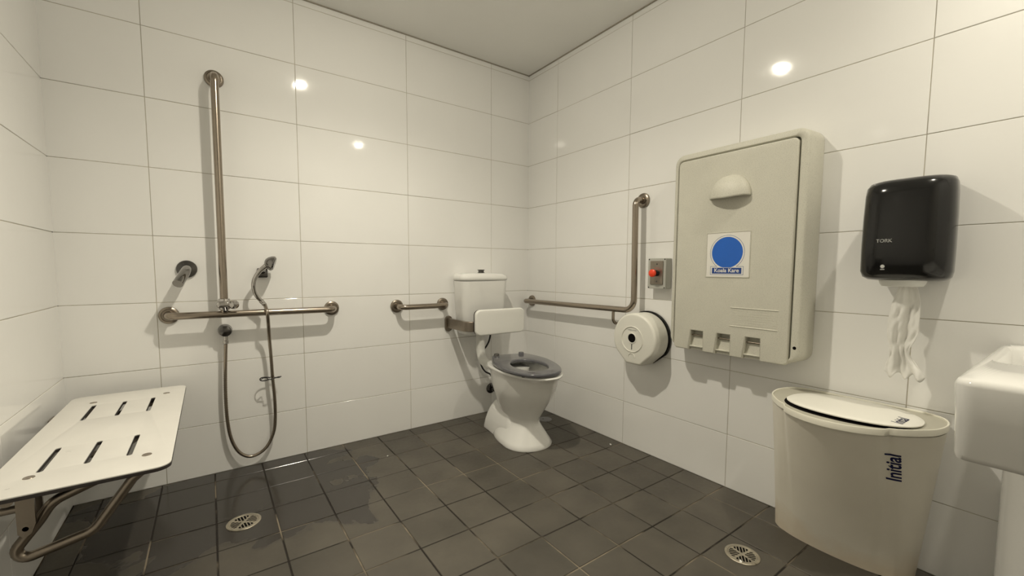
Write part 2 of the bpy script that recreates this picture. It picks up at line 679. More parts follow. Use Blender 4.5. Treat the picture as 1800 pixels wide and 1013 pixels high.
# ------------------------------------------------------------------ downlights
for i, ((x, y), pw) in enumerate(LAMPS):
    lab = ['recessed white ceiling downlight over the middle of the room', 'recessed white ceiling downlight near the wash basin'][i]
    t = thing('ceiling_downlight', lab, 'ceiling light', (x, y, CEIL), 'recessed ceiling downlights')
    bm = bmesh.new()
    lathe(bm, [(0.040, 0.0), (0.040, 0.003), (0.052, 0.003), (0.054, 0.0)], (x, y, CEIL), (0, 0, -1), 40, False, False)
    obj('trim_ring', bm, PLASTICW, t)
    bm = bmesh.new()
    lathe(bm, [(0.036, 0.0), (0.036, 0.012), (0.033, 0.015)], (x, y, CEIL), (0, 0, -1), 32, False, True)
    obj('diffuser', bm, lamp_glass(pw), t)
    spot(x, y, SPOT_POWER * pw)


# ------------------------------------------------------------------ grab rails
def wall_flange(center, n, R=0.039):
    bm = bmesh.new()
    lathe(bm, [(R, 0.0), (R, 0.004), (R * 0.96, 0.009), (R * 0.80, 0.013), (R * 0.74, 0.0135), (R * 0.70, 0.011), (0.020, 0.011), (0.0175, 0.018)], center, n, 40, True, True)
    return bm


RT = 0.0162
DB = 0.078
# shower grab rail: horizontal bar with an upright joined to it
t = thing('grab_rail', 'long upside-down T shaped stainless grab rail on the shower wall', 'grab rail', (-1.87, 0, 0.79), 'stainless grab rails')
bm = bmesh.new()
tube(bm, fillet([(-2.079, -0.004, 0.790), (-2.079, -DB, 0.791), (-1.376, -DB, 0.788), (-1.376, -0.004, 0.788)], 0.045), RT, 20)
obj('horizontal_bar', bm, STEEL, t)
bm = bmesh.new()
tube(bm, fillet([(-1.867, -0.004, 1.889), (-1.867, -DB, 1.889), (-1.869, -DB, 0.80)], 0.05), RT, 20)
obj('upright_bar', bm, STEEL, t)
for c in ((-2.079, 0, 0.790), (-1.376, 0, 0.788), (-1.867, 0, 1.889)):
    obj('flange', wall_flange(c, (0, -1, 0)), STEELD, t)

# short rail beside the cistern
t = thing('grab_rail', 'short horizontal stainless grab rail left of the toilet cistern', 'grab rail', (-0.85, 0, 0.78), 'stainless grab rails')
bm = bmesh.new()
tube(bm, fillet([(-1.003, -0.004, 0.781), (-1.003, -DB, 0.778), (-0.698, -DB, 0.778), (-0.698, -0.004, 0.781)], 0.045), RT, 20)
obj('rail_bar', bm, STEEL, t)
for c in ((-1.003, 0, 0.781), (-0.698, 0, 0.781)):
    obj('flange', wall_flange(c, (0, -1, 0)), STEELD, t)

# L shaped rail on the right wall
t = thing('grab_rail', 'L-shaped stainless grab rail on the right wall beside the toilet', 'grab rail', (0, -0.55, 0.79), 'stainless grab rails')
bm = bmesh.new()
tube(bm, fillet([(-0.004, -0.058, 0.778), (-DB, -0.058, 0.779), (-DB, -1.026, 0.789), (-DB, -1.020, 1.376), (-0.004, -1.012, 1.378)], [0.045, 0.06, 0.05], 10), RT, 20)
obj('rail_bar', bm, STEEL, t)
bm = bmesh.new()
tube(bm, fillet([(-DB, -0.886, 0.785), (-DB, -0.886, 0.703), (-0.004, -0.900, 0.703)], 0.03), 0.0085, 14)
obj('support_arm', bm, STEEL, t)
for c, r in (((0, -0.058, 0.778), 0.039), ((0, -1.012, 1.378), 0.039), ((0, -0.900, 0.703), 0.03)):
    obj('flange', wall_flange(c, (-1, 0, 0), r), STEELD, t)

# ------------------------------------------------------------------ shower fittings
t = thing('wall_spout', 'short chrome spout on a round wall disc left of the upright rail', 'spout', (-2.005, 0, 1.0))
bm = bmesh.new()
lathe(bm, [(0.040, 0), (0.040, 0.006), (0.038, 0.010), (0.020, 0.012), (0.019, 0.016)], (-2.005, 0, 1.002), (0, -1, 0), 36)
obj('wall_disc', bm, CHROMED, t)
bm = bmesh.new()
pts = [(-2.005, -0.010, 1.002), (-2.005, -0.045, 1.000), (-2.011, -0.085, 0.984), (-2.022, -0.120, 0.962), (-2.034, -0.150, 0.938)]
tube(bm, smooth_path(pts, 5), [0.0200] * 21, 24)
obj('spout_tube', bm, CHROMEK, t)
# slider clamp on the upright bar
t = thing('shower_slider', 'chrome handset slider clamped low on the upright shower rail', 'shower slider', (-1.869, -DB, 0.83))
bm = bmesh.new()
lathe(bm, [(0.0175, -0.027), (0.023, -0.025), (0.026, -0.012), (0.026, 0.012), (0.023, 0.025), (0.0175, 0.027)], (-1.869, -DB, 0.838), (0, 0, 1), 28)
box(bm, (-1.900, -0.112, 0.822), (-1.845, -0.080, 0.852), 0.010, 3)
obj('clamp', bm, CHROME, t)
bm = bmesh.new()
lathe(bm, [(0.010, 0), (0.010, 0.014), (0.019, 0.016), (0.021, 0.022), (0.021, 0.034), (0.017, 0.040), (0.0, 0.042)], (-1.852, -0.094, 0.836), (0.72, -0.69, 0.0), 28)
obj('knob', bm, CHROME, t)
bm = bmesh.new()
tube(bm, [(-1.869, -0.100, 0.826), (-1.866, -0.112, 0.806)], 0.009, 16)
obj('handset_cup', bm, CHROMED, t)

# wall outlet for the hose
t = thing('hose_outlet', 'round dark chrome wall outlet below the grab rail feeding the hose', 'shower outlet', (-1.869, 0, 0.70))
bm = bmesh.new()
lathe(bm, [(0.030, 0), (0.030, 0.010), (0.028, 0.020), (0.026, 0.045), (0.025, 0.050), (0.022, 0.052), (0.0, 0.052)], (-1.869, 0, 0.705), (0, -1, 0), 32)
obj('wall_disc', bm, CHROMED, t)
bm = bmesh.new()
lathe(bm, [(0.010, 0), (0.010, 0.020), (0.012, 0.022), (0.012, 0.036), (0.009, 0.038)], (-1.869, -0.040, 0.680), (0, 0, -1), 20)
obj('hose_nut', bm, CHROME, t)

# handset with its hose
t = thing('hand_shower', 'chrome hand shower with long looped metal hose in a wall bracket', 'hand shower', (-1.71, -0.06, 0.9))
bm = bmesh.new()
hp = [(-1.680, -0.078, 1.030), (-1.697, -0.078, 1.015), (-1.722, -0.080, 0.990), (-1.741, -0.080, 0.958), (-1.748, -0.078, 0.925), (-1.744, -0.072, 0.893), (-1.732, -0.066, 0.866), (-1.718, -0.062, 0.848)]
sp = smooth_path(hp, 6)
rad = [0.0135 - 0.0035 * min(1, k / 14) for k in range(len(sp))]
tube(bm, sp, rad, 20)
obj('handle', bm, CHROME, t)
bm = bmesh.new()
ax = Vector((0.93, -0.22, -0.30)).normalized()
lathe(bm, [(0.0, -0.026), (0.014, -0.023), (0.025, -0.014), (0.033, -0.002), (0.0365, 0.008), (0.0365, 0.014), (0.032, 0.018)], (-1.673, -0.080, 1.034), ax, 32)
obj('spray_head', bm, CHROMEK, t)
bm = bmesh.new()
lathe(bm, [(0.0318, 0.017), (0.030, 0.020), (0.0, 0.0215)], (-1.673, -0.080, 1.034), ax, 32)
obj('spray_face', bm, CHROMED, t)
bm = bmesh.new()
lathe(bm, [(0.0095, 0), (0.0115, 0.002), (0.0115, 0.012), (0.0095, 0.014), (0.0105, 0.016), (0.0105, 0.028), (0.0085, 0.031)], (-1.7185, -0.0620, 0.8485), (0.44, 0.02, -0.62), 20)
obj('hose_nut', bm, CHROME, t)
bm = bmesh.new()
hose = [(-1.702, -0.061, 0.828), (-1.697, -0.106, 0.792), (-1.692, -0.085, 0.735), (-1.688, -0.062, 0.66), (-1.683, -0.055, 0.56), (-1.679, -0.050, 0.45), (-1.673, -0.045, 0.34), (-1.673, -0.040, 0.24), (-1.682, -0.038, 0.165), (-1.712, -0.036, 0.098),
        (-1.752, -0.036, 0.066), (-1.795, -0.036, 0.062), (-1.836, -0.036, 0.096), (-1.864, -0.036, 0.165), (-1.877, -0.037, 0.26), (-1.880, -0.038, 0.38), (-1.877, -0.039, 0.50), (-1.872, -0.040, 0.60), (-1.869, -0.040, 0.650)]
path = smooth_path(hose, 22)
tube(bm, path, [0.0078 + 0.0006 * (1 if k % 2 else -1) for k in range(len(path))], 14)
obj('hose', bm, STEEL, t, angle=80)

# wall bracket of the handset
t = thing('shower_bracket', 'small chrome wall bracket holding the hand shower head', 'bracket', (-1.70, 0, 0.985))
bm = bmesh.new()
box(bm, (-1.726, -0.030, 0.960), (-1.680, 0, 1.008), 0.006, 3)
obj('wall_block', bm, CHROMED, t)
bm = bmesh.new()
tube(bm, [(-1.702, -0.018, 0.992), (-1.704, -0.048, 0.998), (-1.708, -0.064, 1.001)], [0.014, 0.014, 0.011], 20)
obj('cradle', bm, CHROMED, t)

# thin dark cord looped round the hose
bm = bmesh.new()
loopc = []
for k in range(56):
    a = 2 * PI * k / 56
    loopc.append(Vector((-1.690 + 0.045 * math.cos(a), -0.052 - 0.030 * math.sin(a) * (1 if math.cos(a) > 0 else 0.55), 0.450 + 0.006 * math.sin(2 * a))))
loopc.append(loopc[0] + Vector((0.004, 0.0, 0.003)))
tube(bm, loopc, 0.0027, 8)
tube(bm, smooth_path([(-1.735, -0.055, 0.446), (-1.722, -0.070, 0.459), (-1.706, -0.060, 0.455), (-1.700, -0.066, 0.447)], 6), 0.0019, 8)
tag(obj('cord_loop', bm, BLACKR), 'thin black cord loop tied around the hanging shower hose', 'cord')

# ------------------------------------------------------------------ fold down shower seat
SX0, SX1, SY0, SY1, SZ = -2.388, -2.026, -1.048, -0.090, 0.480
t = thing('shower_bench', 'white slotted fold-down shower bench on bent steel tubes, left wall', 'bench', (-2.21, -0.57, 0.48))
holes = []
for x in (-2.300, -2.212, -2.126):
    for y0, y1 in ((-0.455, -0.255), (-0.910, -0.727)):
        holes.append(rrect(x, (y0 + y1) / 2, 0.0065, (y1 - y0) / 2, 0.0064, 5))
ol = rrect((SX0 + SX1) / 2, (SY0 + SY1) / 2, (SX1 - SX0) / 2, (SY1 - SY0) / 2, 0.035, 8)
bm = plate(ol, holes, SZ - 0.0035, SZ, 0.0008)
obj('seat_panel', bm, LAMINATE, t)
bm = plate(ol, holes, SZ - 0.0125, SZ - 0.0036, 0.0005)
obj('panel_core', bm, DARKEDGE, t)
for x, y in ((-2.310, -0.215), (-2.088, -0.210), (-2.085, -0.933), (-2.311, -0.937)):
    bm = bmesh.new()
    lathe(bm, [(0.0115, 0), (0.0105, 0.0012), (0.004, 0.0016), (0.0, 0.0010)], (x, y, SZ), (0, 0, 1), 24)
    obj('screw_head', bm, STEEL, t)
for y in (-0.933, -0.212):
    s = 1 if y > -0.5 else -1
    bm = bmesh.new()
    zt = SZ - 0.0125 - 0.0125
    legp = fillet([(-2.075, y, zt), (-2.118, y, 0.420), (-2.200, y, 0.300), (-2.372, y, 0.262), (-2.300, y, 0.362), (-2.275, y, 0.405), (-2.190, y, zt - 0.018), (-2.090, y, zt)], [0.02, 0.05, 0.022, 0.06, 0.06, 0.1], 8)
    tube(bm, legp, 0.0125, 18)
    obj('tube_leg', bm, STEELD, t)
    for off, nm in ((-0.030, 'hinge_plate'), (0.030, 'hinge_plate')):
        bm = bmesh.new()
        prof = [(-2.330, 0.467), (-2.298, 0.467), (-2.298, 0.372), (-2.306, 0.348), (-2.320, 0.340), (-2.330, 0.352)]
        ra = [Vector((px, y + off - 0.004, pz)) for px, pz in prof]
        rb = [Vector((px, y + off + 0.004, pz)) for px, pz in prof]
        loft(bm, [ra, rb])
        obj(nm, bm, STEELD, t)
    bm = bmesh.new()
    tube(bm, [(-2.316, y - 0.034, 0.362), (-2.316, y + 0.034, 0.362)], 0.006, 12)
    obj('pivot_bolt', bm, STEELD, t)
    bm = bmesh.new()
    box(bm, (-W, y - 0.035, 0.37), (-W + 0.006, y + 0.035, 0.44), 0.002)
    tube(bm, [(-W + 0.005, y, 0.405), (-2.326, y, 0.405)], 0.010, 14)
    obj('wall_mount', bm, STEELD, t)
bm = bmesh.new()
tube(bm, [(-2.335, -1.000, 0.452), (-2.335, -0.145, 0.452)], 0.0125, 16)
obj('rear_tube', bm, STEELD, t)
bm = bmesh.new()
tube(bm, [(-2.085, -0.985, 0.4555), (-2.085, -0.160, 0.4555)], 0.010, 16)
obj('front_tube', bm, STEELD, t)

# ------------------------------------------------------------------ toilet
CX = -0.450


def egg(hx, yb, yf, z, wide=0.45, sq=2.3, n=64, cx=CX):
    """plan outline: rounder at the front (towards -y), squarer behind; widest point at `wide` of the length from the front"""
    L = yb - yf
    ym = yf + L * wide
    out = []
    for k in range(n):
        a = 2 * PI * k / n
        c, s = math.cos(a), math.sin(a)
        if s < 0:
            e = 2.0 / 2.15
            out.append(Vector((cx + hx * math.copysign(abs(c) ** e, c), ym + (ym - yf) * math.copysign(abs(s) ** e, s), z)))
        else:
            e = 2.0 / sq
            out.append(Vector((cx + hx * math.copysign(abs(c) ** e, c), ym + (yb - ym) * math.copysign(abs(s) ** e, s), z)))
    return out


t = thing('toilet', 'white china toilet with open dark grey seat in the corner', 'toilet', (CX, -0.5, 0))
bm = bmesh.new()
rings = [egg(0.146, -0.300, -0.716, 0.0, 0.35, 2.6), egg(0.148, -0.300, -0.718, 0.008, 0.35, 2.6), egg(0.136, -0.300, -0.706, 0.030, 0.36, 2.6),
         egg(0.115, -0.300, -0.684, 0.070, 0.38), egg(0.094, -0.300, -0.665, 0.110, 0.42), egg(0.087, -0.300, -0.658, 0.135, 0.45),
         egg(0.092, -0.300, -0.664, 0.160, 0.46), egg(0.112, -0.300, -0.694, 0.205, 0.48), egg(0.136, -0.300, -0.734, 0.265, 0.50), egg(0.158, -0.296, -0.776, 0.330, 0.54),
         egg(0.163, -0.288, -0.805, 0.395, 0.58), egg(0.169, -0.286, -0.826, 0.420, 0.60), egg(0.175, -0.283, -0.842, 0.427, 0.62, 2.6), egg(0.177, -0.281, -0.846, 0.434, 0.62, 2.6), egg(0.174, -0.283, -0.842, 0.440, 0.62, 2.6),
         egg(0.140, -0.330, -0.795, 0.441, 0.52), egg(0.140, -0.350, -0.780, 0.434, 0.50), egg(0.138, -0.355, -0.775, 0.395, 0.50),
         egg(0.128, -0.370, -0.750, 0.325, 0.48), egg(0.095, -0.42, -0.68, 0.240, 0.48), egg(0.060, -0.48, -0.62, 0.190, 0.5)]
loft(bm, rings)
obj('bowl', bm, CERAMIC, t, angle=60)
bm = bmesh.new()
rings = []
for z, hx, yb, yf in ((0, 0.122, -0.205, -0.58), (0.01, 0.122, -0.206, -0.58), (0.05, 0.116, -0.214, -0.575), (0.10, 0.106, -0.230, -0.57), (0.14, 0.096, -0.250, -0.56), (0.175, 0.083, -0.275, -0.54), (0.20, 0.068, -0.300, -0.52), (0.23, 0.056, -0.315, -0.50), (0.29, 0.060, -0.300, -0.50), (0.36, 0.075, -0.262, -0.50), (0.415, 0.085, -0.250, -0.50)):
    rings.append([Vector((x, y, z)) for x, y in rrect(CX, (yb + yf) / 2, hx, (yb - yf) / 2, 0.05, 8)])
loft(bm, rings)
obj('trap_foot', bm, CERAMIC, t, angle=60)
for x in (CX - 0.128, CX + 0.128):
    bm = bmesh.new()
    lathe(bm, [(0.006, 0), (0.006, 0.003), (0.0, 0.004)], (x, -0.560, 0.032), (math.copysign(0.6, x - CX), 0, 0.8), 14)
    obj('bolt_cap', bm, GREYINK, t)
# seat ring
sz0, sz1 = 0.446, 0.466
seat_out, seat_in = [], []
STX, STY, STR = -0.451, -0.566, -0.125      # the seat sits a little skew on the bowl


def seat_pt(x, y):
    return (STX + x * math.cos(STR) - y * math.sin(STR), STY + x * math.sin(STR) + y * math.cos(STR))


for k in range(41):
    a = PI + PI * k / 40
    c, q = math.cos(a), math.sin(a)
    seat_out.append(seat_pt(0.174 * math.copysign(abs(c) ** 0.83, c), 0.060 + 0.338 * math.copysign(abs(q) ** 0.83, q)))
side = [(0.174 - 0.056 * (k / 12) ** 1.6, 0.060 + 0.200 * k / 12) for k in range(1, 13)] + [(0.112, 0.272), (0.098, 0.279)]
seat_out += [seat_pt(x, y) for x, y in side] + [seat_pt(-x, y) for x, y in reversed(side)]
for k in range(48):
    a = 2 * PI * k / 48
    seat_in.append(seat_pt(0.098 * math.cos(a), -0.045 + 0.150 * math.sin(a)))
bm = plate(seat_out, [seat_in], sz0, sz1, 0.008, MF, 4)
st = obj('seat', bm, SEATG, t, angle=50)
for sx in (-0.092, 0.074):
    hx_, hy_ = seat_pt(sx, 0.252)
    bm = bmesh.new()
    lathe(bm, [(0.017, 0), (0.017, 0.033), (0.014, 0.038), (0, 0.039)], (hx_, hy_, 0.4405), (0, 0, 1), 24)
    obj('hinge', bm, CHROMED if sx < 0 else SEATG, st)
for bx_, by_ in ((-0.135, 0.03), (0.135, 0.03), (-0.10, -0.20), (0.10, -0.20)):
    bx_, by_ = seat_pt(bx_, by_)
    bm = bmesh.new()
    lathe(bm, [(0.009, 0), (0.009, 0.0062)], (bx_, by_, 0.4400), (0, 0, 1), 16)
    obj('seat_buffer', bm, SEATG, st)
# the pan stands slightly turned from the wall
t.rotation_euler.z = -0.13
t.location.x += 0.012

# ------------------------------------------------------------------ cistern
t = thing('toilet_cistern', 'white ceramic cistern on the wall behind the toilet', 'cistern', (-0.455, 0, 0.59))
CC = -0.462


def cist(hx, dep, r, z, y0=-0.001):
    return [Vector((x, y, z)) for x, y in rrect(CC, y0 - dep / 2, hx, dep / 2, r, 8)]


bm = bmesh.new()
loft(bm, [cist(0.110, 0.125, 0.03, 0.578), cist(0.135, 0.142, 0.035, 0.588), cist(0.146, 0.150, 0.040, 0.610), cist(0.154, 0.156, 0.042, 0.68), cist(0.162, 0.163, 0.044, 0.78), cist(0.168, 0.168, 0.046, 0.87), cist(0.171, 0.170, 0.046, 0.930)])
obj('tank', bm, CERAMIC, t, angle=60)
bm = bmesh.new()
loft(bm, [cist(0.168, 0.168, 0.044, 0.932), cist(0.174, 0.174, 0.046, 0.936), cist(0.176, 0.176, 0.048, 0.948), cist(0.172, 0.172, 0.048, 0.963), cist(0.158, 0.162, 0.05, 0.974), cist(0.120, 0.135, 0.05, 0.980), cist(0.05, 0.06, 0.025, 0.982, -0.05)])
obj('lid', bm, CERAMIC, t, angle=60)
bm = bmesh.new()
lathe(bm, [(0.024, 0), (0.024, 0.003), (0.019, 0.005), (0.019, 0.016), (0.024, 0.018), (0.024, 0.022), (0.0, 0.023)], (CC + 0.006, -0.085, 0.981), (0, 0, 1), 28)
obj('flush_button', bm, CHROMED, t)
bm = bmesh.new()
tube(bm, smooth_path([(CC, -0.085, 0.580), (CC, -0.085, 0.52), (CC, -0.088, 0.46), (CC, -0.112, 0.412), (CC, -0.165, 0.390), (CC, -0.249, 0.388)], 8), 0.0300, 28)
obj('flush_pipe', bm, PLASTICW, t)

# stop valve with its black supply hose
t = thing('stop_valve', 'dark wall stop valve with thin black hose behind the toilet', 'valve', (-0.325, 0, 0.165))
bm = bmesh.new()
lathe(bm, [(0.036, 0), (0.036, 0.003), (0.029, 0.009), (0.015, 0.012), (0.015, 0.030)], (-0.325, 0, 0.165), (0, -1, 0), 28)
obj('wall_disc', bm, CHROMED, t)
bm = bmesh.new()
lathe(bm, [(0.012, 0), (0.017, 0.002), (0.017, 0.026), (0.012, 0.030), (0.018, 0.036), (0.018, 0.078), (0.014, 0.084), (0, 0.085)], (-0.325, -0.026, 0.165), (0.45, -0.88, -0.08), 20)
obj('tap_knob', bm, CHROMED, t)
bm = bmesh.new()
lathe(bm, [(0.010, 0), (0.010, 0.028), (0.0075, 0.030)], (-0.325, -0.036, 0.172), (0, 0, 1), 16)
obj('hose_nut', bm, CHROMED, t)
bm = bmesh.new()
tube(bm, smooth_path([(-0.325, -0.036, 0.200), (-0.330, -0.036, 0.235), (-0.352, -0.034, 0.275), (-0.392, -0.034, 0.300), (-0.418, -0.030, 0.340), (-0.426, -0.028, 0.390), (-0.416, -0.030, 0.435), (-0.380, -0.034, 0.480), (-0.362, -0.040, 0.520), (-0.362, -0.060, 0.5775)], 8), 0.0058, 12)
obj('supply_hose', bm, BLACKR, t)

# ------------------------------------------------------------------ toilet backrest
t = thing('toilet_support', 'white padded back support on a flat steel arm behind the toilet', 'back support', (-0.657, 0, 0.65))
bm = plate(rrect(-0.657, 0.650, 0.026, 0.052, 0.026, 10), [], 0, 0.010, 0.003, MB)
obj('wall_plate', bm, STEELD, t)
bm = bmesh.new()
apath = fillet([(-0.657, -0.008, 0), (-0.657, -0.262, 0), (-0.520, -0.262, 0)], 0.055, 8)
ring = []
for i, p in enumerate(apath):
    a = apath[max(i - 1, 0)]
    b_ = apath[min(i + 1, len(apath) - 1)]
    d = (b_ - a).normalized()
    n = Vector((-d.y, d.x, 0))
    ring.append([Vector((p.x + n.x * sx * 0.0125, p.y + n.y * sx * 0.0125, 0.655 + sz * 0.031)) for sx, sz in ((-1, -0.9), (-0.8, -1), (0.8, -1), (1, -0.9), (1, 0.9), (0.8, 1), (-0.8, 1), (-1, 0.9))])
loft(bm, ring)
obj('arm', bm, STEELD, t)
bm = plate(rrect(-0.447, 0.681, 0.180, 0.077, 0.032, 10), [], 0.276, 0.284, 0.001, MB)
obj('backing_board', bm, DARKEDGE, t)
bm = plate(rrect(-0.447, 0.681, 0.182, 0.079, 0.034, 10), [], 0.284, 0.312, 0.010, MB, 5)
obj('pad', bm, PADM, t, angle=50)

# ------------------------------------------------------------------ emergency call button
t = thing('call_button_panel', 'small grey wall box with red emergency push button', 'call button', (0, -1.14, 0.99))
bm = plate(rrect(1.141, 0.988, 0.053, 0.078, 0.006, 4), [], 0, 0.050, 0.002, MR)
obj('wall_box', bm, BOXG, t)
bm = plate(rrect(1.143, 0.992, 0.037, 0.060, 0.002, 2), [], 0.050, 0.056, 0.001, MR)
pl = obj('switch_plate', bm, PLATEM, t)
for u, v in ((1.146, 1.036), (1.144, 0.948)):
    bm = bmesh.new()
    lathe(bm, [(0.004, 0), (0.0035, 0.0015), (0, 0.002)], (-0.056, -u, v), (-1, 0, 0), 12)
    obj('screw_head', bm, CHROMED, pl)
for u, v in ((1.095, 1.060), (1.187, 1.060), (1.095, 0.916), (1.187, 0.916)):
    bm = bmesh.new()
    lathe(bm, [(0.0032, 0), (0.003, 0.0008)], (-0.050, -u, v), (-1, 0, 0), 12)
    obj('screw_head', bm, HOLE, t)
bm = bmesh.new()
box(bm, (-0.0568, -1.160, 1.016), (-0.056, -1.128, 1.0175))
box(bm, (-0.0568, -1.172, 1.007), (-0.056, -1.140, 1.0085))
obj('red_print', bm, REDINK, pl, smooth=False)
bm = bmesh.new()
lathe(bm, [(0.015, 0), (0.015, 0.010), (0.011, 0.012), (0.011, 0.026)], (-0.056, -1.146, 0.990), (-1, 0, 0), 24)
bt = obj('button_collar', bm, BLACKP, t)
bm = bmesh.new()
lathe(bm, [(0.010, 0.020), (0.012, 0.024), (0.0185, 0.030), (0.020, 0.036), (0.0185, 0.042), (0.012, 0.046), (0, 0.0475)], (-0.056, -1.146, 0.990), (-1, 0, 0), 28)
obj('push_button', bm, REDP, t)

# ------------------------------------------------------------------ toilet roll dispenser
RU, RV, RR = 1.066, 0.646, 0.135
t = thing('toilet_roll_dispenser', 'round white jumbo toilet roll dispenser below the L-shaped rail', 'dispenser', (0, -RU, 0.64))


def drop(r, low, half):
    """round outline with a flat V foot"""
    out = []
    a0 = -PI / 2 + 0.98
    n = 40
    for k in range(n + 1):
        a = a0 + (2 * PI - 2 * 0.98) * k / n
        out.append((RU + r * math.cos(a), RV + r * math.sin(a)))
    out.append((RU - half, RV - low))
    out.append((RU + half, RV - low))
    return out


bm = plate(drop(RR + 0.006, 0.137, 0.042), [], 0.0, 0.012, 0.002, MR)
obj('back_plate', bm, BLACKP, t)
bm = plate(drop(RR, 0.136, 0.046), [], 0.012, 0.128, 0.014, MR, 5)
cov = obj('cover', bm, DISPW, t, angle=50)
bm = bmesh.new()
lathe(bm, [(0.0640, 0.0), (0.0640, 0.0028), (0.0665, 0.0040), (0.0695, 0.0028), (0.0695, 0.0)], (-0.1278, -RU + 0.008, RV - 0.003), (-1, 0, 0), 48, False, False)
obj('window_ring', bm, DISPW, cov)
bm = bmesh.new()
lathe(bm, [(0.028, 0.0), (0.028, 0.003), (0.0245, 0.0035), (0.0225, 0.0005)], (-0.1278, -RU + 0.008, RV + 0.003), (-1, 0, 0), 36, False, False)
obj('lock_ring', bm, DISPW, cov)
bm = bmesh.new()
lathe(bm, [(0.023, 0.0), (0.023, 0.002)], (-0.1278, -RU + 0.008, RV + 0.003), (-1, 0, 0), 36)
obj('lock', bm, HOLE, cov)
bm = bmesh.new()
box(bm, (-0.1288, -RU + 0.006, RV - 0.057), (-0.1278, -RU + 0.010, RV - 0.028))
obj('slot', bm, HOLE, cov, smooth=False)
bm = bmesh.new()
arc = [(-0.129, -RU + 0.008 - 0.021 * math.cos(a), RV - 0.098 + 0.021 * math.sin(a)) for a in [PI * k / 12 for k in range(13)]]
tube(bm, arc, 0.0022, 8)
obj('thumb_lip', bm, DISPW, cov)
bm = text_bm('KIMBERLY-CLARK', 0.0072, T2(RU - 0.008, RV + 0.045, 0.1282, 0.0), MR, 0.0002)
obj('lettering', bm, GREYINK, cov, smooth=False)

# ------------------------------------------------------------------ baby change station
t = thing('baby_change_station', 'large closed beige wall-mounted baby change station with blue sticker', 'changing station', (0, -1.54, 0.65))
U0, U1, V0, V1, DP = 1.272, 1.822, 0.648, 1.536, 0.118
DU0, DU1, DV0, DV1 = 1.299, 1.786, 0.640, 1.502


def ring_wall(u0, u1, v0, v1, r, d, n=8):
    return [MR @ Vector((x, y, d)) for x, y in rrect((u0 + u1) / 2, (v0 + v1) / 2, (u1 - u0) / 2, (v1 - v0) / 2, r, n)]


bm = bmesh.new()
g = 0.0045
loft(bm, [ring_wall(U0 - 0.004, U1 + 0.004, V0 - 0.002, V1 + 0.004, 0.045, 0.0), ring_wall(U0 - 0.002, U1 + 0.002, V0 - 0.001, V1 + 0.002, 0.045, 0.060), ring_wall(U0, U1, V0, V1, 0.045, DP - 0.014),
          ring_wall(U0 + 0.003, U1 - 0.003, V0 + 0.003, V1 - 0.003, 0.043, DP - 0.005), ring_wall(U0 + 0.009, U1 - 0.009, V0 + 0.009, V1 - 0.009, 0.038, DP),
          ring_wall(DU0 - g - 0.004, DU1 + g + 0.004, V0 + 0.010, DV1 + g + 0.004, 0.020, DP), ring_wall(DU0 - g, DU1 + g, V0 + 0.012, DV1 + g, 0.018, DP - 0.005), ring_wall(DU0 - g, DU1 + g, V0 + 0.012, DV1 + g, 0.018, DP - 0.040)])
fr = obj('frame', bm, STATION, t, angle=50)
# door with three strap notches cut into its lower edge
notches = [(1.384, 1.441), (1.507, 1.562), (1.627, 1.683)]
NT = 0.731
ol = []
r = 0.02
ol += [(DU0, DV0 + 0.012)]
ol += [(DU0, DV1 - r)] + [(DU0 + r - r * math.cos(a), DV1 - r + r * math.sin(a)) for a in [PI / 2 * k / 6 for k in range(1, 6)]] + [(DU0 + r, DV1)]
ol += [(DU1 - r, DV1)] + [(DU1 - r + r * math.sin(a), DV1 - r + r * math.cos(a)) for a in [PI / 2 * k / 6 for k in range(1, 6)]] + [(DU1, DV1 - r)]
ol += [(DU1, DV0 + 0.012), (DU1 - 0.012, DV0)]
for a, b_ in reversed(notches):
    ol += [(b_ + 0.001, DV0), (b_, NT), (a, NT), (a - 0.010, DV0)]
ol += [(DU0 + 0.012, DV0)]
bm = plate(ol, [], 0.078, DP + 0.006, 0.0055, MR, 4)
door = obj('door', bm, STATION, t, angle=50)
for a, b_ in notches:
    bm = bmesh.new()
    # sloping floor of the notch
    pr = [(0.030, NT + 0.01), (0.084, NT + 0.01), (0.084, NT - 0.012), (0.098, NT - 0.030), (0.108, DV0 + 0.002), (0.030, DV0 + 0.002)]
    loft(bm, [[MR @ Vector((a - 0.008, v, d)) for d, v in pr], [MR @ Vector((b_ + 0.002, v, d)) for d, v in pr]])
    obj('notch_back', bm, STATION, door, smooth=False)
    bm = bmesh.new()
    tube(bm, [MR @ Vector((a - 0.004, NT - 0.022, 0.106)), MR @ Vector((b_ + 0.002, NT - 0.022, 0.106))], 0.0032, 10)
    obj('strap_pin', bm, STEEL, door)
# hooded handle
bm = bmesh.new()
hu, hv, hw, hh, hd = 1.541, 1.310, 0.084, 0.096, 0.058
nu, nv = 24, 12
rows = []
for j in range(nv + 1):
    fj = j / nv                      # 0 at the open lip, 1 at the crown
    row = []
    for i in range(nu + 1):
        a = PI * i / nu
        u = -math.cos(a)
        k = math.sqrt(max(0.0, 1 - fj ** 2.2))
        uu = u * hw * k
        vv = fj * hh
        dd = hd * (math.sin(a) ** 0.75) * (1 - fj ** 2) ** 0.62 * (1 - 0.15 * (1 - fj))
        row.append(MR @ Vector((hu + uu, hv + vv - 0.010 * math.sin(a) * 0 - 0.006 * (1 - fj) * (1 - abs(u)), DP + 0.0045 + dd)))
    rows.append(row)
loft(bm, rows, False, False, False)
hd_o = obj('handle', bm, STATION, door, angle=80)
sm = hd_o.modifiers.new('thick', 'SOLIDIFY')
sm.thickness = 0.004
sm.offset = -1
bm = bmesh.new()
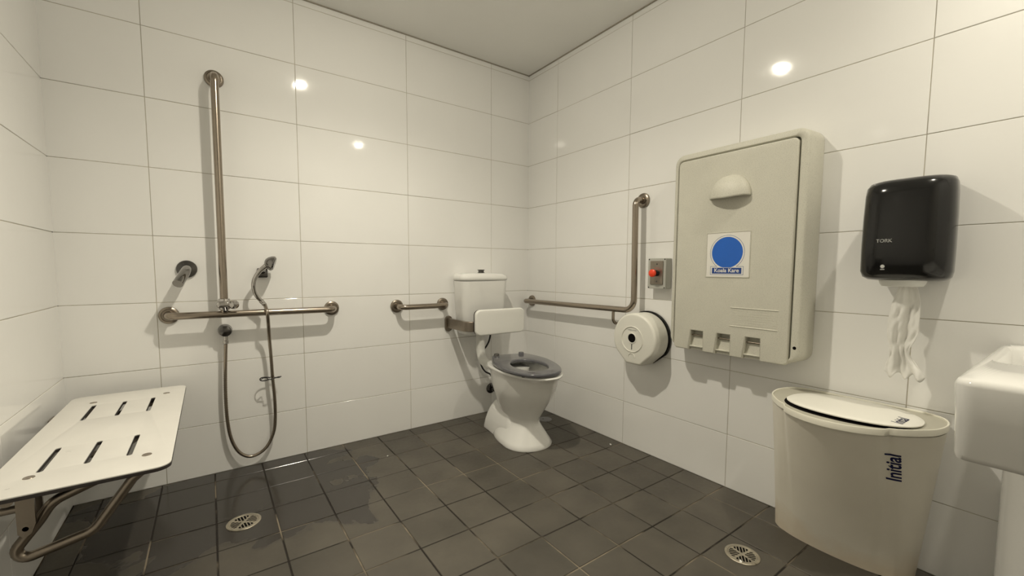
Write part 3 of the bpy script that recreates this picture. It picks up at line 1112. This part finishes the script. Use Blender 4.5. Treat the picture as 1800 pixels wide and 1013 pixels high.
pr = [MR @ Vector((hu - math.cos(PI * i / 20) * (hw - 0.004), hv + 0.003 - 0.004 * math.sin(PI * i / 20), DP + 0.006 + 0.85 * (hd - 0.007) * math.sin(PI * i / 20) ** 0.75)) for i in range(21)]
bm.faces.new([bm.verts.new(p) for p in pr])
obj('grip_shade', bm, GAPM, door, smooth=False)  # flat sheet closing the hood, shade of the hollow put into its colour
# raised instruction panel
bm = bmesh.new()
for v in (0.849, 0.771):
    tube(bm, [MR @ Vector((1.562, v + 0.0, DP + 0.006)), MR @ Vector((1.748, v, DP + 0.006))], 0.0022, 8)
tube(bm, [MR @ Vector((1.742, 0.845, DP + 0.0055)), MR @ Vector((1.742, 0.775, DP + 0.0055))], 0.0012, 8)
rnd = random.Random(5)
for k in range(7):
    v = 0.838 - k * 0.0095
    u = 1.572
    while u < 1.730:
        wl = rnd.uniform(0.012, 0.030)
        if rnd.random() < 0.85:
            n = max(4, int(wl / 0.0022))
            tube(bm, [MR @ Vector((u + wl * q / n, v + (0.0020 if q % 2 else -0.0016) * rnd.uniform(0.4, 1), DP + 0.0058)) for q in range(n + 1)], 0.0009, 6)
        u += wl + 0.005
obj('embossed_panel', bm, STATION, door)
# sticker
SU0, SU1, SV0, SV1 = 1.449, 1.630, 0.979, 1.165
SUC, SVC = (SU0 + SU1) / 2, (SV0 + SV1) / 2
SD = DP + 0.006
bm = plate(rrect(SUC, SVC, (SU1 - SU0) / 2, (SV1 - SV0) / 2, 0.002, 2), [], SD, SD + 0.0010, 0, MR)
sk = obj('sticker', bm, STICKW, door)
bm = plate(rrect(SUC, SVC, (SU1 - SU0) / 2 + 0.0035, (SV1 - SV0) / 2 + 0.0035, 0.003, 3), [rrect(SUC, SVC, (SU1 - SU0) / 2 + 0.001, (SV1 - SV0) / 2 + 0.001, 0.002, 3)], SD - 0.0002, SD + 0.0022, 0.0008, MR)
obj('sticker_border', bm, STATION, door)


def circ(cx, cy, r, n=48):
    return [(cx + r * math.cos(2 * PI * k / n), cy + r * math.sin(2 * PI * k / n)) for k in range(n)]


cu, cv, cr_ = SUC - 0.002, SV0 + 0.103, 0.0670
gout = [(cu - cr_ * 0.955, SV0 + 0.042)]
# outline of the badge: disc on a banner, a thin blue line, a white line, then the blue field
def badge(grow):
    R = cr_ + grow
    bw, b0, b1 = 0.0640 + grow, SV0 + 0.014 - grow, SV0 + 0.038 + grow
    out = [(cu - bw, b0), (cu + bw, b0), (cu + bw, b1)]
    a0 = math.asin((b1 - cv) / R)
    n = 40
    for k in range(n + 1):
        a = a0 + (PI - 2 * a0) * k / n
        out.append((cu + R * math.cos(a), cv + R * math.sin(a)))
    out.append((cu - bw, b1))
    return out


bm = plate(badge(0.0062), [badge(0.0050)], SD + 0.001, SD + 0.0014, 0, MR)
obj('badge_outline', bm, STICKN, sk, smooth=False)
bm = plate([(x, y) for x, y in circ(cu, cv, cr_ - 0.0015, 96) if y > SV0 + 0.0395] + [], [], SD + 0.001, SD + 0.0014, 0, MR)
obj('badge_disc', bm, STICKB, sk, smooth=False)
bm = plate(rrect(cu, SV0 + 0.0255, 0.0625, 0.0125, 0.001, 2), [], SD + 0.001, SD + 0.0015, 0, MR)
obj('banner', bm, STICKN, sk, smooth=False)
bm = text_bm('Koala Kare', 0.0235, T2(cu, SV0 + 0.0262, SD + 0.0017), MR, 0.0002, 0.0004)
obj('lettering', bm, STICKW, sk, smooth=False)
# keyhole on the right lip
bm = bmesh.new()
lathe(bm, [(0.0065, 0), (0.0060, 0.0015), (0.005, 0.0015)], (-DP + 0.0005, -1.806, 0.712), (-1, 0, 0), 20)
obj('keyhole', bm, HOLE, t)

# ------------------------------------------------------------------ paper towel dispenser
t = thing('paper_towel_dispenser', 'glossy black centrefeed paper towel dispenser on the right wall', 'dispenser', (0, -2.10, 0.97))
PU, PV0, PV1 = 2.104, 0.976, 1.292


def pring(v, hw, d, r=0.075, lean=0.0):
    """plan section: flat at the wall, curved front"""
    out = []
    n = 14
    # superellipse half: from left wall edge round the front to the right wall edge
    for k in range(2 * n + 1):
        a = PI - PI * k / (2 * n)
        e = 2.0 / 3.6
        c, s = math.cos(a), math.sin(a)
        k_ = 0.74 + 0.26 * min(1.0, (abs(s) ** e) / 0.75)
        out.append(MR @ Vector((PU + hw * k_ * math.copysign(abs(c) ** e, c), v, 0.0005 + d * abs(s) ** e)))
    return out


bm = bmesh.new()
prof = [(0.0, 0.70, 0.62), (0.003, 0.86, 0.80), (0.012, 0.955, 0.93), (0.030, 0.995, 0.985), (0.10, 1.0, 1.0), (0.20, 0.992, 1.0), (0.270, 0.975, 0.985), (0.296, 0.955, 0.955), (0.310, 0.90, 0.885), (0.317, 0.78, 0.76), (0.319, 0.45, 0.42)]
loft(bm, [pring(PV0 + h, 0.1200 * a, 0.205 * b_) for h, a, b_ in prof])
cv_o = obj('cover', bm, BLACKP, t, angle=55)
bm = bmesh.new()
nz = (-0.105, -PU + 0.008, PV0 + 0.002)
lathe(bm, [(0.058, 0), (0.056, 0.010), (0.050, 0.020), (0.040, 0.021), (0.030, 0.010)], nz, (0, 0, -1), 36, True, True)
obj('nozzle', bm, PLASTICW, t)
bm = text_bm('TORK', 0.0145, T2(2.067, 1.100, 0.1925), MR, 0.0004, 0.0003)
# bend the wordmark onto the curved cover


def wrap(bm, target_bm, axis, lift):
    tree = BVHTree.FromBMesh(target_bm)
    ax = Vector(axis)
    for v in bm.verts:
        hit = tree.ray_cast(v.co - ax * 0.6, ax)
        if hit[0] is not None:
            v.co = hit[0] - ax * lift
    return bm


cb = bmesh.new()
cb.from_mesh(cv_o.data)
bmesh.ops.translate(cb, verts=cb.verts, vec=world_of(t))
bmesh.ops.subdivide_edges(bm, edges=[e for e in bm.edges if e.calc_length() > 0.004], cuts=2)
wrap(bm, cb, (1, 0, 0), 0.0006)
obj('lettering', bm, SILVERINK, cv_o, smooth=False)
bm = bmesh.new()
lathe(bm, [(0.0055, 0), (0.0055, 0.0006)], (-0.19, -2.067, 1.021), (-1, 0, 0), 20)
box(bm, (-0.1905, -2.0725, 1.010), (-0.190, -2.0615, 1.0135))
wrap(bm, cb, (1, 0, 0), 0.0006)
obj('emblem', bm, SILVERINK, cv_o, smooth=False)
cb.free()

# the towel hanging from it
bm = bmesh.new()
rnd = random.Random(11)
rings = []
NZ, NK = 46, 40
ztop, zbot = 0.966, 0.668
ph = [rnd.uniform(0, 6.28) for _ in range(8)]
for j in range(NZ + 1):
    f = j / NZ
    z = ztop + (zbot - ztop) * f
    w = 0.021 + 0.019 * math.sin(min(1, f * 2.4) * PI / 2)
    w *= 1 - 0.40 * math.exp(-((f - 0.74) / 0.13) ** 2)
    if f > 0.72:
        w *= 1 + 0.25 * (f - 0.72) / 0.28
    cxu = PU + 0.002 + 0.004 * math.sin(f * 5 + 1) + (0.012 * (f - 0.7) / 0.3 if f > 0.7 else 0)
    row = []
    for k in range(NK + 1):
        s = k / NK * 2 - 1
        fold = 0.007 * math.sin(s * 4.2 + ph[0] + f * 1.6) + 0.0035 * math.sin(s * 11 + ph[1] - f * 3) + 0.0022 * math.sin(f * 23 + s * 6 + ph[2]) * math.sin(s * 5 + ph[5]) + 0.0014 * math.sin(f * 41 + s * 13 + ph[3])
        fold *= 0.45 + 0.75 * min(1, f * 3)
        uu = cxu + w * s + 0.0012 * math.sin(f * 15 + s * 3 + ph[4])
        zz = z - (0.010 * math.sin(s * 9 + 1.0) if f > 0.9 else 0) * (f - 0.9) / 0.1
        row.append(Vector((-0.105 - fold, -uu, zz)))
    rings.append(row)
loft(bm, rings, False, False, False)
tw = obj('paper_towel', bm, PAPER, angle=70)
tag(tw, 'crumpled white paper towel hanging below the black dispenser', 'paper towel')
md = tw.modifiers.new('thick', 'SOLIDIFY')
md.thickness = 0.0012

# ------------------------------------------------------------------ nappy bin
t = thing('waste_bin', 'tall beige plastic bin with oval cream lid against the right wall', 'bin', (-0.15, -1.99, 0))


def bin_outline(pts, cy, z, grow=0.0):
    half = [Vector((x, dy, 0)) for x, dy in pts]
    full = half + [Vector((p.x, -p.y, 0)) for p in reversed(half[:-1])]
    P = smooth_path([(p.x, p.y, 0) for p in full], 6)
    # drop overshoot past the wall and close along it
    out = []
    for p in P:
        out.append(Vector((min(p.x, -0.002), cy + p.y, z)))
    if grow:
        c = Vector((-0.17, cy, z))
        out = [Vector((min(q.x + (q - c).x * grow / 0.2, -0.002), q.y + (q - c).y * grow / 0.22, z)) for q in out]
    return out


TOP = [(-0.003, 0.165), (-0.035, 0.215), (-0.105, 0.236), (-0.185, 0.225), (-0.245, 0.190), (-0.280, 0.160), (-0.294, 0.142), (-0.322, 0.128), (-0.352, 0.090), (-0.371, 0.045), (-0.377, 0.0)]
BOT = [(-0.003, 0.160), (-0.020, 0.195), (-0.065, 0.207), (-0.105, 0.198), (-0.130, 0.175), (-0.142, 0.150), (-0.150, 0.128), (-0.156, 0.105), (-0.161, 0.070), (-0.164, 0.035), (-0.165, 0.0)]


def bmix(f):
    g_ = f ** 1.15
    return [(b0 * (1 - g_) + a0 * g_, b1 * (1 - f) + a1 * f) for (b0, b1), (a0, a1) in zip(BOT, TOP)]


BH = 0.540
bm = bmesh.new()
loft(bm, [bin_outline(bmix(f), -1.965 - 0.025 * f, BH * f) for f in [0.0, 0.03, 0.1, 0.2, 0.3, 0.4, 0.5, 0.6, 0.7, 0.8, 0.9, 0.955]])
body = obj('body', bm, BINM, t, angle=60)
bm = bmesh.new()
TC = -1.990
rr_ = [(0.5175, -0.003), (0.521, 0.0), (0.522, 0.0015), (0.538, 0.002), (0.5410, 0.001), (0.5415, -0.0015), (0.5405, -0.0030), (0.533, -0.0035)]
loft(bm, [bin_outline(TOP, TC, z, gw) for z, gw in rr_], True, False, False)
rim = obj('rim', bm, BINRIM, t, angle=50)
bm = bmesh.new()
loft(bm, [bin_outline(TOP, TC, 0.530, -0.003), bin_outline(TOP, TC, 0.5362, -0.003)])
obj('deck', bm, BINDECK, t)
# dark opening and oval lid
def oval(cx, cy, hx, hy, rot, z, n=48, sq=2.2):
    out = []
    for k in range(n):
        a = 2 * PI * k / n
        c, s = math.cos(a), math.sin(a)
        x, y = hx * math.copysign(abs(c) ** (2 / sq), c), hy * math.copysign(abs(s) ** (2 / sq), s)
        out.append(Vector((cx + x * math.cos(rot) - y * math.sin(rot), cy + x * math.sin(rot) + y * math.cos(rot), z)))
    return out


bm = bmesh.new()
loft(bm, [oval(-0.186, -1.994, 0.140, 0.176, 0, 0.5350), oval(-0.186, -1.994, 0.140, 0.176, 0, 0.5368)])
obj('opening', bm, HOLE, t)
bm = bmesh.new()
L0 = (-0.174, -2.002)
def lidr(h, s):
    o = oval(L0[0], L0[1], 0.142 * s, 0.181 * s, 0, 0)
    for v in o:
        v.z = 0.5375 + h + max(0, -(v.x - L0[0]) / 0.15) * 0.006
    return o


loft(bm, [lidr(0, 0.98), lidr(0.002, 1.0), lidr(0.005, 1.0), lidr(0.0065, 0.985), lidr(0.0072, 0.80), lidr(0.0076, 0.4)])
lid = obj('lid', bm, BINLID, t, angle=50)
bm = text_bm('Initial', 0.040, T2(-0.196, -2.150, 0.556, PI / 2 * 0), MF, 0.0002, 0.0006, 0.18)
bmesh.ops.transform(bm, matrix=Matrix.Translation((-0.200, -2.136, 0.0)) @ Matrix.Rotation(0, 4, 'Z') @ Matrix.Translation((0.196, 2.150, 0.0)), verts=bm.verts)
cb = bmesh.new()
cb.from_mesh(lid.data)
bmesh.ops.translate(cb, verts=cb.verts, vec=world_of(t))
wrap(bm, cb, (0, 0, -1), 0.0005)
obj('lettering', bm, BLUEINK, lid, smooth=False)
cb.free()
# wordmark running up the front
bm = text_bm('Initial', 0.044, T2(2.138, 0.408, 0.6, PI / 2), MR, 0.0002, 0.0009, 0.12)
cb = bmesh.new()
cb.from_mesh(body.data)
bmesh.ops.translate(cb, verts=cb.verts, vec=world_of(t))
bmesh.ops.subdivide_edges(bm, edges=[e for e in bm.edges if e.calc_length() > 0.006], cuts=2)
bmesh.ops.triangulate(bm, faces=bm.faces)
wrap(bm, cb, (1, 0, 0), 0.0012)
obj('lettering', bm, BLUEINK, body, smooth=False)
cb.free()

# ------------------------------------------------------------------ wash basin
t = thing('wash_basin', 'white square-cornered wash basin on a shroud at the right edge', 'wash basin', (-0.34, -2.55, 0.79))
BX0, BX1, BY0, BY1, BZ = -0.690, -0.001, -2.800, -2.303, 0.792


def bring(x0, x1, y0, y1, r, z, n=8):
    return [Vector((x, y, z)) for x, y in rrect((x0 + x1) / 2, (y0 + y1) / 2, (x1 - x0) / 2, (y1 - y0) / 2, r, n)]


bm = bmesh.new()
loft(bm, [bring(BX0 + 0.085, BX1, BY0 + 0.010, BY1 - 0.010, 0.02, 0.601), bring(BX0 + 0.066, BX1, BY0 + 0.003, BY1 - 0.003, 0.022, 0.605), bring(BX0 + 0.058, BX1, BY0 + 0.001, BY1 - 0.001, 0.025, 0.618), bring(BX0 + 0.035, BX1, BY0, BY1, 0.035, 0.70),
          bring(BX0, BX1, BY0, BY1, 0.035, BZ - 0.016), bring(BX0 + 0.004, BX1, BY0 + 0.004, BY1 - 0.004, 0.034, BZ - 0.006), bring(BX0 + 0.014, BX1, BY0 + 0.012, BY1 - 0.012, 0.03, BZ),
          bring(-0.412, -0.045, BY0 + 0.035, BY1 - 0.022, 0.045, BZ), bring(-0.402, -0.052, BY0 + 0.042, BY1 - 0.030, 0.045, BZ - 0.008), bring(-0.395, -0.060, BY0 + 0.05, BY1 - 0.036, 0.05, BZ - 0.06), bring(-0.36, -0.10, BY0 + 0.09, BY1 - 0.08, 0.06, BZ - 0.125), bring(-0.30, -0.16, BY0 + 0.16, BY1 - 0.15, 0.05, BZ - 0.132)])
obj('basin', bm, CERAMIC, t, angle=50)
bm = bmesh.new()


def ped(x0, hw, z):
    n = 24
    out = [Vector((-0.001, -2.552 + hw, z)), ]
    for k in range(n + 1):
        a = PI / 2 + PI * k / n
        out.append(Vector((-0.12 + (x0 + 0.12) * -math.cos(a) * 1.0 if False else -0.12 + (abs(x0) - 0.12) * math.cos(a), -2.552 + hw * math.sin(a), z)))
    out.append(Vector((-0.001, -2.552 - hw, z)))
    return out


loft(bm, [ped(-0.32, 0.212, 0.0), ped(-0.32, 0.212, 0.02), ped(-0.31, 0.211, 0.15), ped(-0.32, 0.212, 0.35), ped(-0.34, 0.213, 0.47), ped(-0.38, 0.218, 0.55), ped(-0.42, 0.226, 0.592), ped(-0.43, 0.230, 0.603)])
obj('pedestal', bm, CERAMIC, t, angle=60)
bm = bmesh.new()
lathe(bm, [(0.022, 0), (0.022, 0.002), (0.016, 0.003), (0.0, 0.0015)], (-0.23, -2.552, BZ - 0.132), (0, 0, 1), 28)
obj('waste', bm, CHROME, t)


# ------------------------------------------------------------------ drains
def drain(name, label, cx, cy, R, rot, grp):
    t = thing(name, label, 'floor drain', (cx, cy, 0), grp)
    bm = bmesh.new()
    lathe(bm, [(R, -0.001), (R, 0.0015), (R * 0.97, 0.0028), (R * 0.84, 0.0028), (R * 0.82, 0.0012)], (cx, cy, 0), (0, 0, 1), 48, False, False)
    obj('rim', bm, GRATE, t)
    holes = []
    Ri = R * 0.75
    rib = 0.0020
    for q in range(4):
        a = rot + q * PI / 2
        ca, sa = math.cos(a), math.sin(a)
        for s in (-3, -2, -1, 0, 1, 2, 3):
            y0, y1 = s * R * 0.175 - R * 0.060, s * R * 0.175 + R * 0.060
            far = max(abs(y0), abs(y1))
            xin0 = abs(y0) + rib + R * 0.06
            xin1 = abs(y1) + rib + R * 0.06
            xo0 = math.sqrt(max(Ri * Ri - y0 * y0, 0))
            xo1 = math.sqrt(max(Ri * Ri - y1 * y1, 0))
            if xo0 - xin0 < 0.003 or xo1 - xin1 < 0.003:
                continue
            poly = [(xin0, y0), (xo0, y0), (xo1, y1), (xin1, y1)]
            holes.append([(cx + x * ca - y * sa, cy + x * sa + y * ca) for x, y in poly])
    bm = plate(circ(cx, cy, R * 0.815), holes, 0.0014, 0.0018, 0.0)
    obj('grate', bm, GRATE, t, smooth=False)
    bm = bmesh.new()
    lathe(bm, [(R * 0.80, 0.0002), (R * 0.80, 0.0010)], (cx, cy, 0), (0, 0, 1), 40)
    obj('sump', bm, HOLE, t)


drain('floor_drain', 'round metal floor drain in the wet floor under the shower', *DRAINS[0], 0.15, 'round grated floor drains')
drain('floor_drain', 'round metal floor drain in front of the beige bin', *DRAINS[1], 0.6, 'round grated floor drains')
cx, cy, R = DRAINS[2]
t = thing('drain_cover', 'small round grey cleanout cover in the floor behind the toilet', 'drain cover', (cx, cy, 0))
bm = bmesh.new()
lathe(bm, [(R, -0.001), (R, 0.001), (R * 0.92, 0.002)], (cx, cy, 0), (0, 0, 1), 40, False, True)
obj('disc', bm, COVERM, t)
bm = bmesh.new()
lathe(bm, [(0.004, 0.0018), (0.004, 0.0024)], (cx - 0.01, cy + 0.008, 0), (0, 0, 1), 14)
obj('screw_hole', bm, HOLE, t)


# small scraps of paper on the floor
def scrap(x, y, s, lab, rot):
    bm = bmesh.new()
    pts = [(-1, -0.3), (-0.2, -0.6), (0.9, -0.2), (1.0, 0.3), (0.1, 0.5), (-0.8, 0.4)]
    c, q = math.cos(rot), math.sin(rot)
    lo = [Vector((x + s * (a * c - b * q), y + s * (a * q + b * c), 0.0003)) for a, b in pts]
    hi = [v + Vector((0, 0, 0.0025 + 0.002 * (i % 2))) for i, v in enumerate(lo)]
    loft(bm, [lo, hi])
    tag(obj('paper_scrap', bm, PAPER, smooth=False), lab, 'paper scrap', 'scraps of tissue on the floor')


scrap(-0.462, -1.805, 0.008, 'white scrap of tissue at the edge of the drain by the bin', 0.4)
scrap(-0.075, -0.885, 0.007, 'tiny white scrap of tissue on the floor under the roll dispenser', 1.2)
scrap(-1.178, -0.300, 0.004, 'tiny white speck of tissue on the floor left of the toilet', 0.2)
